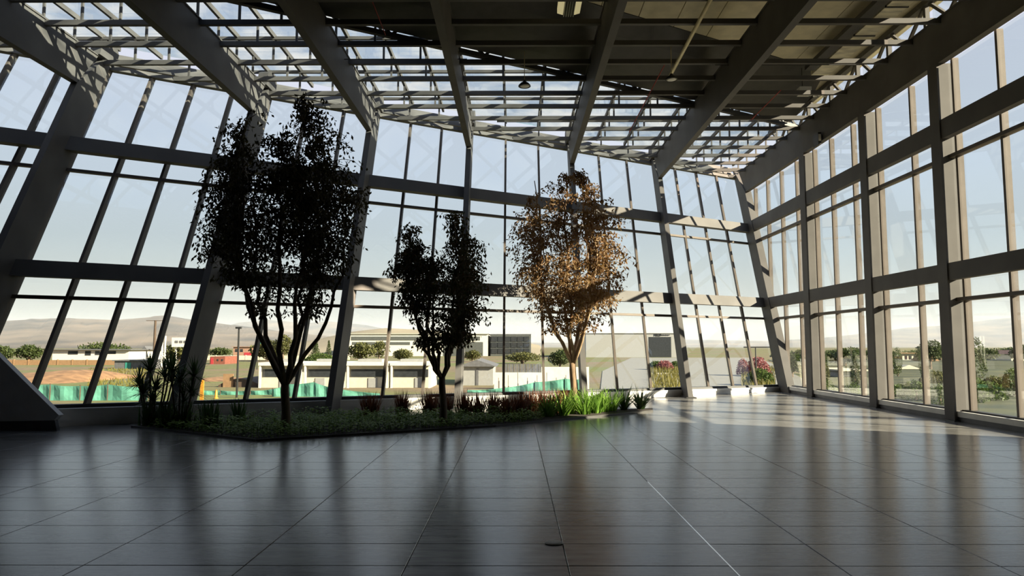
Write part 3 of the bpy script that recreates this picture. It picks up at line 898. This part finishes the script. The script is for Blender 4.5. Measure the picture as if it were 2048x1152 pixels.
# ------------------------------------------------------------------ outside: buildings and site things
def pbox(mb, x0, x1, y0, y1, Y, depth):
    """box whose front face covers the pixel rectangle at depth Y"""
    a, b = pY(x0, y1, Y), pY(x1, y0, Y)
    return mb.box(a.x, b.x, Y, Y + depth, a.z, b.z)
def building(name, label, cat, x0, x1, y0, y1, Y, depth, wallm, windows=(), roofm=None, roof_h=0, over=.3, grp=None, winm='darkglass', base=True):
    Y, depth, roof_h, over = Y * K, depth * K, roof_h * K, over * K
    t = root(name, label, cat, grp)
    a, b = pY(x0, y1, Y), pY(x1, y0, Y)
    zb = GZ if base else a.z
    MB().box(a.x, b.x, Y, Y + depth, zb, b.z).build('wall', M[wallm], t)
    if roofm:
        if roof_h:
            c = (a.x + b.x) / 2
            MB().prism([(a.x - over, Y - over, b.z), (b.x + over, Y - over, b.z), (c, Y - over, b.z + roof_h)], (0, depth + 2 * over, 0)).build('roof', M[roofm], t)
        else:
            MB().box(a.x - over, b.x + over, Y - over, Y + depth + over, b.z, b.z + .18).build('roof', M[roofm], t)
    for wdw in windows:
        wx0, wx1, wy0, wy1 = wdw[:4]
        p, q = pY(wx0, wy1, Y), pY(wx1, wy0, Y)
        f = MB().box(p.x, q.x, Y - .06, Y + .02, p.z, q.z).build(wdw[5] if len(wdw) > 5 else 'window', M[wdw[4] if len(wdw) > 4 else winm], t)
    return t
building('white_house', 'long white house behind the tan boundary wall at left', 'house', 104, 258, 700, 722, 96, 9, 'whitewall',
         [(136, 156, 702, 709), (170, 182, 702, 711), (190, 200, 702, 710), (212, 232, 702, 708)], 'slate', 0, .5)
building('gabled_house', 'small cream house with a pointed gable beside the long white house', 'house', 281, 298, 705, 722, 110, 5, 'cream', [(286, 291, 709, 714)], 'slate', 1.0, .25)
building('grey_shed', 'grey shed with a teal door in front of the white house', 'shed', 228, 296, 722, 748, 62, 5, 'slate', [(250, 262, 725, 746, 'teal', 'door')], 'slate', 0, .15)
def fence_wall(name, label, x0, x1, y0, Y, m, t=.25, n=8, post='orange'):
    Y *= K
    r = root(name, label, 'wall')
    a, b = pY(x0, y0, Y), pY(x1, y0, Y)
    w = (b.x - a.x) / n
    for i in range(n):
        MB().box(a.x + w * i + .08, a.x + w * (i + 1) - .08, Y, Y + t, GZ, a.z).build('wall_panel', M[m], r)
        MB().box(a.x + w * i - .10, a.x + w * i + .10, Y - .06, Y + t + .06, GZ, a.z + .12).build('pier', M[m], r)
    return r
fence_wall('boundary_wall', 'tan brick boundary wall below the long white house', -60, 232, 720, 74, 'orange', n=10)
fence_wall('garden_wall', 'low beige boundary wall behind the red-brown kiosk', 402, 700, 711, 102, 'cream', n=10)
building('kiosk', 'red-brown kiosk beside the second column', 'kiosk', 419, 450, 713, 739, 78, 4, 'redbrown', [(421, 427, 716, 736, 'signred', 'door'), (434, 437, 718, 722), (443, 446, 718, 722)])
building('pink_house', 'far pink house with a red shop sign', 'house', 466, 506, 694, 716, 150, 10, 'pink', [(488, 506, 705, 713, 'signred', 'sign'), (470, 476, 698, 704), (480, 486, 698, 704)], 'pink', 0, .3)
def mound(name, label, x0, x1, ytop, ybase, D, depth, seed):
    random.seed(seed)
    D, depth = D * K, depth * K
    mb = MB()
    a, b = pY(x0, ybase, D), pY(x1, ybase, D)
    top = pY(x0, ytop, D).z
    nx, ny = 26, 10
    for i in range(nx + 1):
        for j in range(ny + 1):
            u, v = i / nx, j / ny
            h = math.sin(math.pi * u) ** .7 * math.sin(math.pi * v) ** .8
            h *= .82 + .3 * math.sin(u * 7 + seed) * .5 + random.uniform(-.04, .04)
            mb.v.append((a.x + (b.x - a.x) * u, D + depth * (v - .5), GZ - .05 + max(0, (top - GZ) * h)))
    for i in range(nx):
        for j in range(ny):
            k = i * (ny + 1) + j
            mb.f.append((k, k + ny + 1, k + ny + 2, k + 1))
    return tag(mb.build(name, M['dirt'], None, True), label, 'mound', 'dirt mounds on the site')
mound('dirt_mound', 'broad heap of orange dirt behind the net at far left', 20, 225, 733, 768, 42, 9, 2)
mound('dirt_mound', 'heap of orange dirt beside the dark curved shed', 392, 500, 752, 782, 42, 5, 6)
sh = root('curved_shed', 'low dark brown shed with a curved roof by the dirt heap', 'shed')
a, b = pY(436, 781, 69), pY(522, 757, 69)
w = b.x - a.x
MB().prism([(a.x, 69, GZ), (b.x, 69, GZ)] + [(b.x - w * k / 10, 69, a.z + .12 + (b.z - a.z - .12) * math.sin(math.pi * (.12 + .76 * k / 10))) for k in range(11)], (0, 7, 0)).build('shell', M['brown'], sh)
MB().box(a.x + .5, a.x + 1.5, 68.9, 69, GZ, GZ + 1.3).build('door', M['orange'], sh)
# shade-net fences: separate sagging sheets between stakes
def net(name, label, pts, Y, seed):
    """pts: list of (x, ytop, ybase) pixels at depth Y"""
    random.seed(seed)
    Y *= K
    t = root(name, label, 'net fence', 'green shade-net fences on the site')
    for (x0, t0, b0), (x1, t1, b1) in zip(pts, pts[1:]):
        mb = MB()
        n = 8
        for i in range(n + 1):
            u = i / n
            x = x0 + (x1 - x0) * u
            top = t0 + (t1 - t0) * u + math.sin(math.pi * u) * 1.6
            p, q = pY(x, top, Y), pY(x, b0 + (b1 - b0) * u, Y)
            wob = math.sin(u * 9 + seed) * .12
            for k in range(4):
                v = k / 3
                mb.v.append((p.x, Y + wob * (1 - abs(v - .5)), p.z + (max(q.z, GZ) - p.z) * v))
        for i in range(n):
            for k in range(3):
                c = i * 4 + k
                mb.f.append((c, c + 4, c + 5, c + 1))
        o = mb.build('net_sheet', M['net'], t)
        so = o.modifiers.new('thickness', 'SOLIDIFY')
        so.thickness = .01
    for x, tp, bs in pts:
        p = pY(x, tp - 2, Y)
        MB().tube([(p.x, Y + .05, GZ), (p.x, Y + .05, p.z)], .045, 6).build('stake', M['brown'], t)
net('net_fence', 'green net fence along the bottom of the far left panes', [(40, 768, 803), (100, 769, 803), (160, 772, 803), (215, 769, 803), (296, 774, 802)], 26, 1)
net('net_fence', 'green net fence between the second column and the tall tree', [(398, 779, 796), (440, 781, 796), (500, 781, 795), (545, 778, 795)], 29, 2)
net('net_fence', 'peaked green net right of the tall tree trunk', [(545, 778, 796), (575, 768, 796), (628, 764, 796), (668, 776, 795), (760, 787, 793)], 28, 3)
net('net_fence', 'green net at the foot of the white wall by the russet tree', [(935, 780, 785), (1010, 775, 785), (1070, 764, 785), (1130, 757, 784), (1165, 758, 784)], 30, 4)
# lamp posts, poles, signs
def post(name, label, cat, x, ytop, Y, r, m, arm=None, grp=None):
    Y, r = Y * K, r * K
    t = root(name, label, cat, grp)
    p = pY(x, ytop, Y)
    MB().tube([(p.x, Y, GZ), (p.x, Y, p.z)], [r * 1.3, r], 8).build('pole', M[m], t)
    if arm: MB().box(p.x - arm[0] * K, p.x + arm[1] * K, Y - .12, Y + .12, p.z - .10, p.z + .05).build('head', M[m], t)
    return t
post('lamp_post', 'slim black lamp post between the second column and tall tree', 'lamp post', 478, 655, 27.5, .035, 'black', (.12, .09), 'site lamp posts')
post('lamp_post', 'slim dark lamp post by the blossom hedge near the corner', 'lamp post', 1511, 694, 42, .035, 'black', (.7, .9), 'site lamp posts')
post('utility_pole', 'wooden utility pole above the far left houses', 'pole', 311, 641, 100, .16, 'brown', (1.3, 1.3))
t = post('banner_pole', 'thin pole with a teal banner behind the tall tree', 'banner', 516, 668, 60, .03, 'black')
p, q = pY(517, 690, 120), pY(526, 671, 120)
MB().prism([(p.x, 120, p.z), (q.x, 120, p.z + .5), (q.x - .1, 120, q.z), (p.x, 120, q.z)], (0, .02, 0)).build('banner', M['teal'], t)
t = root('billboard', 'cream billboard on white posts left of the second column', 'billboard')
p, q = pY(343, 694, 120), pY(374, 675, 120)
MB().box(p.x, q.x, 120, 120.4, p.z, q.z).build('panel', M['whitewall'], t)
for k in range(3): MB().box(p.x + .6 + k * .76, p.x + 1.1 + k * .76, 119.94, 120.0, p.z + .7, p.z + 1.1).build('mark', M['slate'], t)
for x in (325, 331, 352): 
    c = pY(x, 672 if x < 340 else 694, 120.6)
    MB().tube([(c.x, 120.6, GZ), (c.x, 120.6, c.z)], .18, 8).build('post', M['whitewall'], t)
t = root('hydrant_post', 'small orange marker post standing on the dirt', 'marker')
c = pY(432, 797, 54)
MB().lathe([(.0, 0), (.18, 0), (.18, .06), (.11, .10), (.10, .52), (.06, .66), (0, .68)], (c.x, 54, GZ), 10).build('marker_body', M['cone'], t, True)
t = root('yellow_stake', 'yellow stake just outside the glass right of the second column', 'stake')
c = pY(404, 760, 40)
MB().box(c.x - .09, c.x + .09, 40, 40.1, GZ, c.z).build('stake_body', M['cone'], t)
# site cabins
def cabin(label, x0, x1, Y, door):
    Y *= K
    t = root('site_cabin', label, 'cabin', 'row of cream site cabins')
    a, b = pY(x0, 792, Y), pY(x1, 731, Y)
    MB().box(a.x, b.x, Y, Y + 6, GZ, b.z).build('wall', M['cream'], t)
    MB().box(a.x - .04, b.x + .04, Y - .6, Y + 6.2, b.z, b.z + .3).build('roof', M['whitewall'], t)
    MB().box(a.x + .24, b.x - .24, Y - .05, Y + .02, b.z - 1.1, b.z - .36).build('window_and_shade_band', M['darkglass'], t)  # dark colour covers both windows and the painted shade under the overhang
    for u in (0, 1):
        xx = a.x + .10 if u == 0 else b.x - .10
        MB().box(xx - .09, xx + .09, Y - .55, Y - .35, GZ, b.z).build('canopy_post', M['whitewall'], t)
    d = a.x + (b.x - a.x) * door
    MB().box(d, d + .9, Y - .06, Y + .02, GZ + .02, b.z - 1.2).build('door', M['greywall'], t)
    MB().box(a.x + .6, b.x - 1.0, Y + 1.6, Y + 3.0, b.z + .3, b.z + .6).build('roof_unit', M['greywall'], t)
for i, (x0, x1, dr) in enumerate(((520, 607, .45), (610, 692, .25), (695, 778, .5), (782, 862, .6))):
    cabin(ORD[i] + ' cream site cabin from the left behind the tree trunks', x0, x1, 34, dr)
gcab = building('grey_cabin', 'grey cabin with a low gabled roof behind the small tree', 'cabin', 921, 986, 733, 787, 36, 5, 'greywall', [(952, 957, 737, 785, 'slate', 'corner_post')], 'slate', .35, .2)
# modern buildings
mb_ = building('office_building', 'long white modern building with dark glazing left of centre', 'building', 690, 976, 668, 724, 140, 20, 'whitewall',
     [(702, 960, 673, 681, 'midglass'), (704, 760, 684, 690), (766, 820, 684, 690), (826, 880, 684, 690), (930, 966, 684, 718, 'midglass'), (886, 926, 684, 716)], 'whitewall', 0, .3, winm='midglass')
gb = building('glass_building', 'dark glazed block right of the white modern building', 'building', 981, 1062, 669, 722, 140, 20, 'midglass', [], 'slate', 0, .05)
for k in range(6):
    for j in range(3):
        x0 = 983 + k * 13
        p, q = pY(x0, 683 + j * 12, 280), pY(x0 + 11, 673 + j * 12, 280)
        MB().box(p.x, q.x, 279.8, 280.04, p.z, q.z).build('window', M['darkglass'], gb)
pg = building('grey_office', 'pale grey flat-topped building with a dark glazed panel and sign', 'building', 1172, 1356, 667, 724, 125, 22, 'greywall', [(1298, 1342, 674, 720, 'darkglass', 'glazed_panel')], 'greywall', 0, .15)
sgm = M['black']
def sign_rect(x0, x1, y0, y1, name='sign_mark'):
    p, q = pY(x0, y1, 249.8), pY(x1, y0, 249.8)
    MB().box(p.x, q.x, 249.7, 250.0, p.z, q.z).build(name, sgm, pg)
sign_rect(1310.3, 1311.6, 667.2, 671.6)
sign_rect(1311.6, 1313.4, 669.0, 670.6)
for r_ in ((1313.8, 1322.5, 667.0, 668.2), (1313.8, 1322.5, 670.6, 671.8), (1313.8, 1315.6, 668.0, 670.8), (1321.0, 1322.5, 668.0, 670.8)): sign_rect(*r_)
for x0 in (1324, 1327, 1330.5, 1334, 1337.5): sign_rect(x0, x0 + 1.5, 669.2, 670.6)
fw_ = root('sheet_fence', 'dark corrugated sheet fence above the white wall', 'fence')
a, b = pY(1004, 746, 80), pY(1090, 728, 80)
n = 14
for i in range(n):
    MB().box(a.x + (b.x - a.x) * i / n + .01, a.x + (b.x - a.x) * (i + 1) / n - .05, 80 + .05 * (i % 2), 80.1 + .05 * (i % 2), GZ, b.z).build('sheet', M['slate'], fw_)
ww = root('white_wall', 'stepped white site wall behind the russet tree trunk', 'wall')
p0, p1, p3 = pY(988, 745, 66), pY(1083, 742, 66), pY(1178, 734, 66)
MB().box(p0.x, p1.x, 66, 66.3, GZ, p0.z).build('low_section', M['whitewall'], ww)
MB().box(p1.x, p3.x, 66, 66.3, GZ, p3.z).build('high_section', M['whitewall'], ww)
for k in range(10):
    x = p0.x + (p3.x - p0.x) * (k + .5) / 10
    MB().tube([(x, 65.2, GZ), (x, 65.2, GZ + 1.1 + .24 * (k % 3))], .025, 5).build('rebar', M['brown'], ww)

# ------------------------------------------------------------------ outside: vegetation
def crown_tree(name, label, cat, x, ytop, ybase, Y, wpx, m, n=700, shape='round', seed=0, grp='trees and shrubs outside', trunk=True, lw=None):
    random.seed(seed * 17 + 3)
    Y *= K
    t = root(name, label, cat, grp)
    top, c = pY(x, ytop, Y).z, pY(x, ybase, Y)
    rad = wpx / 2 * Y / F
    zb = GZ
    H = top - zb
    lw = lw or max(.12, min(rad, H) * .17)
    mb = MB()
    for _ in range(n):
        v = rv()
        v = v.normalized() * (v.length ** .5)
        if shape == 'cone':
            u = random.random() ** 1.3
            p = Vector((c.x, Y, zb + H * .06 + H * .94 * u)) + Vector((v.x, v.y, 0)) * rad * (1.02 - u)
        elif shape == 'column':
            p = Vector((c.x + v.x * rad, Y + v.y * rad, zb + H * (.53 + .47 * v.z)))
        elif shape == 'shrub':
            p = Vector((c.x + v.x * rad, Y + v.y * rad * .8, zb + H * (.08 + .9 * abs(v.z))))
        else:
            bl = random.choice(((0, 0, .68, .8), (-.45, .1, .6, .6), (.45, 0, .62, .6), (.1, -.3, .82, .5), (-.15, .3, .5, .6)))
            p = Vector((c.x + (bl[0] + v.x * bl[3]) * rad, Y + (bl[1] + v.y * bl[3]) * rad, zb + H * bl[2] + v.z * min(H * .32, rad * bl[3])))
            p.z = min(p.z, top)
        leaf(mb, p, rv(), lw * random.uniform(.7, 1.4), lw * .7, rv())
    stuff(mb.build('foliage', M[m], t))
    if trunk: MB().tube([(c.x, Y, zb), (c.x, Y, zb + H * .55)], [rad * .10 + .03, rad * .05 + .02], 7).build('trunk', M['bark'], t)
    return t
V = [('bush', 'round green bush at the far left edge', 6, 694, 718, 88, 46, 'ftree', 'round'), ('bush', 'round green bush left of the long white house', 58, 692, 722, 86, 52, 'ftree', 'round'),
     ('roadside_tree', 'green tree showing over the white house roof', 205, 688, 704, 120, 100, 'ftree', 'round'),
     ('roadside_tree', 'olive tree behind the billboard', 360, 686, 715, 75, 60, 'olive', 'round'),
     ('roadside_tree', 'low green tree over the garden wall beside the second column', 440, 697, 714, 125, 44, 'ftree', 'round'),
     ('roadside_tree', 'dark brownish tree behind the teal banner', 535, 686, 720, 95, 70, 'olive', 'round'), ('roadside_tree', 'tall yellow-green tree behind the tall tree trunk', 566, 672, 722, 90, 46, 'olive', 'round'),
     ('conifer', 'dark conifer left of the third column', 631, 680, 722, 95, 26, 'ftree', 'cone'), ('conifer', 'dark conifer just beside the third column', 657, 681, 722, 96, 20, 'ftree', 'cone'),
     ('bush', 'yellow-green bush under the conifers', 640, 706, 724, 85, 60, 'hedge', 'shrub'),
     ('roadside_tree', 'olive tree in front of the white modern building', 722, 688, 724, 90, 56, 'olive', 'round'), ('roadside_tree', 'second olive tree in front of the white modern building', 758, 684, 724, 92, 40, 'olive', 'round'),
     ('roadside_tree', 'russet bush-like tree before the modern building', 805, 700, 724, 92, 40, 'olive', 'round'), ('roadside_tree', 'pale olive tree right of the small tree trunk', 945, 702, 724, 90, 34, 'olive', 'round'),
     ('roadside_tree', 'dark green tree behind the russet tree trunk', 1120, 702, 736, 60, 46, 'ftree', 'round'), ('roadside_tree', 'olive tree between white wall and glass block', 1045, 706, 730, 80, 70, 'olive', 'round'),
     ('hedge_bush', 'green hedge bush below the grey building sign', 1312, 722, 750, 60, 34, 'hedge', 'shrub'), ('hedge_bush', 'pink flowering bush below the grey building panel', 1330, 721, 750, 59, 34, 'flower', 'shrub'),
     ('hedge_bush', 'green hedge bush at the sixth column', 1352, 722, 750, 60, 28, 'hedge', 'shrub'),
     ('hedge_bush', 'left clump of pink blossom hedge in the corner bay', 1486, 716, 742, 48, 26, 'flower', 'shrub'), ('hedge_bush', 'right clump of pink blossom hedge in the corner bay', 1516, 713, 740, 47, 46, 'flower', 'shrub'),
     ('hedge_bush', 'green hedge under the pink blossom in the corner bay', 1520, 738, 775, 36, 56, 'hedge', 'shrub'),
     ('garden_tree', 'feathery green tree in the first right-wall bay', 1585, 712, 770, 45, 50, 'ftree', 'round'), ('garden_tree', 'green tree behind the third right-wall column', 1640, 706, 770, 50, 40, 'ftree', 'round'),
     ('garden_tree', 'low green trees behind the grey flat-roofed house', 1690, 700, 745, 70, 70, 'ftree', 'round'), ('garden_tree', 'dark column-shaped cypress by the garden', 1712, 706, 790, 32, 16, 'ftree', 'column'),
     ('garden_tree', 'tall dark cypress in the bay right of the middle column', 1796, 694, 745, 46, 17, 'ftree', 'column'), ('garden_tree', 'leafy dark tree beside the middle right-wall column', 1782, 705, 790, 30, 42, 'ftree', 'round'),
     ('garden_tree', 'broad tree group behind the red roofed house', 1862, 682, 745, 60, 50, 'ftree', 'round'), ('garden_tree', 'narrow dark tree right of the mullion', 1846, 686, 750, 44, 14, 'ftree', 'column'),
     ('garden_tree', 'rounded dark tree in the rightmost full bay', 1950, 672, 790, 34, 46, 'ftree', 'column'), ('garden_shrub', 'yellow-green shrub low in the rightmost bay', 1946, 752, 812, 25, 60, 'hedge', 'shrub'),
     ('garden_shrub', 'yellow-flowering shrub bank below the red house', 1872, 742, 775, 38, 60, 'olive', 'shrub'), ('garden_shrub', 'low green shrub in the middle right bay', 1800, 770, 800, 28, 60, 'hedge', 'shrub'),
     ('garden_shrub', 'green shrub at the right picture edge', 2030, 735, 800, 28, 50, 'hedge', 'shrub'), ('garden_shrub', 'brownish shrub between the two rightmost mullions', 1990, 752, 790, 33, 50, 'olive', 'shrub'),
     ('garden_tree', 'slender yellow-stemmed tree in the bay before the middle column', 1650, 725, 782, 30, 20, 'olive', 'column'),
     ('garden_tree', 'dark trees in the haze right of the rightmost house', 2044, 690, 740, 70, 40, 'ftree', 'round')]
for i, (nm, lb, x, yt, yb, Y, wpx, m, shp) in enumerate(V):
    crown_tree(nm, lb, 'bush' if 'bush' in nm or 'shrub' in nm else 'tree', x, yt, yb, Y, wpx, m, 1300, shp, i)
for i, (x, yt, Y, wpx) in enumerate(((1566, 704, 92, 46), (1604, 700, 98, 50), (1655, 702, 95, 60), (1700, 697, 100, 56), (1745, 700, 90, 60), (1775, 704, 96, 50), (1830, 701, 118, 56), (1880, 696, 100, 60), (1925, 700, 92, 60), (1968, 699, 84, 56), (2015, 697, 104, 60))):
    crown_tree('belt_tree', ORD[i] + ' dark tree from the left in the far belt beyond the right wall', 'tree', x, yt, 720, Y, wpx, 'ftree', 900, 'round', 60 + i, 'far tree belt beyond the garden')
for i, (x, yt, Y, wpx, lb) in enumerate(((1655, 756, 24, 40, 'low hedge plant outside the second right-wall bay'), (1705, 764, 24, 44, 'low hedge plant left of the middle column'), (1832, 760, 26, 60, 'dark garden shrub under the low grey house'), (1880, 768, 24, 44, 'dark garden shrub beside the near column'), (1975, 762, 26, 70, 'dark garden shrub low in the rightmost bay'))):
    crown_tree('garden_shrub', lb, 'bush', x, yt, 790, Y, wpx, 'hedge', 900, 'shrub', 80 + i)
building('flat_house', 'grey flat-roofed house in the bay before the middle column', 'house', 1688, 1730, 742, 790, 45, 4, 'greywall', [(1690, 1708, 752, 782), (1712, 1722, 752, 766)], 'cream', 0, .3)
building('tan_house', 'tan house with an upper balcony right of the cypress', 'house', 1806, 1838, 707, 742, 100, 4, 'cream', [(1810, 1814, 711, 719), (1818, 1823, 711, 719), (1828, 1834, 711, 719)], 'orange', 0, .35)
building('low_house', 'low grey house under the tan house', 'house', 1800, 1832, 738, 775, 60, 3, 'greywall', [(1806, 1816, 748, 762), (1820, 1828, 748, 772, 'slate', 'door')], 'cream', .35, .3)
building('brick_house', 'red brick house with a hipped roof right of the mullion', 'house', 1856, 1872, 722, 752, 90, 3, 'redbrown', [(1859, 1863, 728, 735)], 'orange', .8, .3)
building('pink_cottage', 'pinkish house in the rightmost full bay', 'house', 1986, 2003, 716, 742, 100, 3, 'cream', [(1989, 1993, 720, 727)], 'pink', .4, .2)
building('corner_house', 'cream house at the right picture edge', 'house', 2024, 2052, 708, 745, 95, 4, 'cream', [(2028, 2034, 713, 721), (2040, 2046, 713, 721)], 'pink', .5, .2)
random.seed(77)
gs = MB()
for _ in range(3600):
    Y = random.uniform(60, 124)
    px = random.choice((random.uniform(1296, 1360), random.uniform(1480, 1545), random.uniform(180, 300)))
    x = (px - 1030) / F * Y
    a_ = random.uniform(0, 6.28)
    blade(gs, (x, Y, GZ), a_, random.uniform(.4, 1.0) * (.45 if px < 400 else 1), .1, .8, .12, 2)
o = gs.build('grass', M['grassy'])
tag(o, 'dry yellow-green grass outside the panes', 'grass', kind='stuff')
refl_ = MB().prism([(6.0, 50, GZ + .01), (24, 50, GZ + .01), (84, 240, GZ + .01), (40, 240, GZ + .01), (14, 112, GZ + .01)], (0, 0, .04)).build('reflection_slab', mat('pane_reflection_tone', (0.20, 0.195, 0.17), 0.9))  # added slab whose pale colour stands in for reflections in the facade panes
lawn = MB().prism([(24.5, 46, GZ + .01), (34, 30, GZ + .01), (110, 60, GZ + .01), (190, 190, GZ + .01), (74, 205, GZ + .01)], (0, 0, .05)).build('lawn', mat('garden_lawn', (0.022, 0.036, 0.010), 0.95, var=.35, scale=.25, c2=(0.055, 0.058, 0.016)))
tag(lawn, 'green lawn and garden ground outside the right wall', kind='structure')
tag(refl_, 'added pale slab imitating pane reflections outside the right-hand bays of the facade', kind='structure')
lw_ = root('garden_kerb', 'low white kerb wall behind the yellow grass below the sign', 'kerb')
p, q = pY(1300, 753, 100), pY(1362, 746, 100)
MB().box(p.x, q.x, 100, 100.4, GZ, q.z).build('kerb_body', M['whitewall'], lw_)
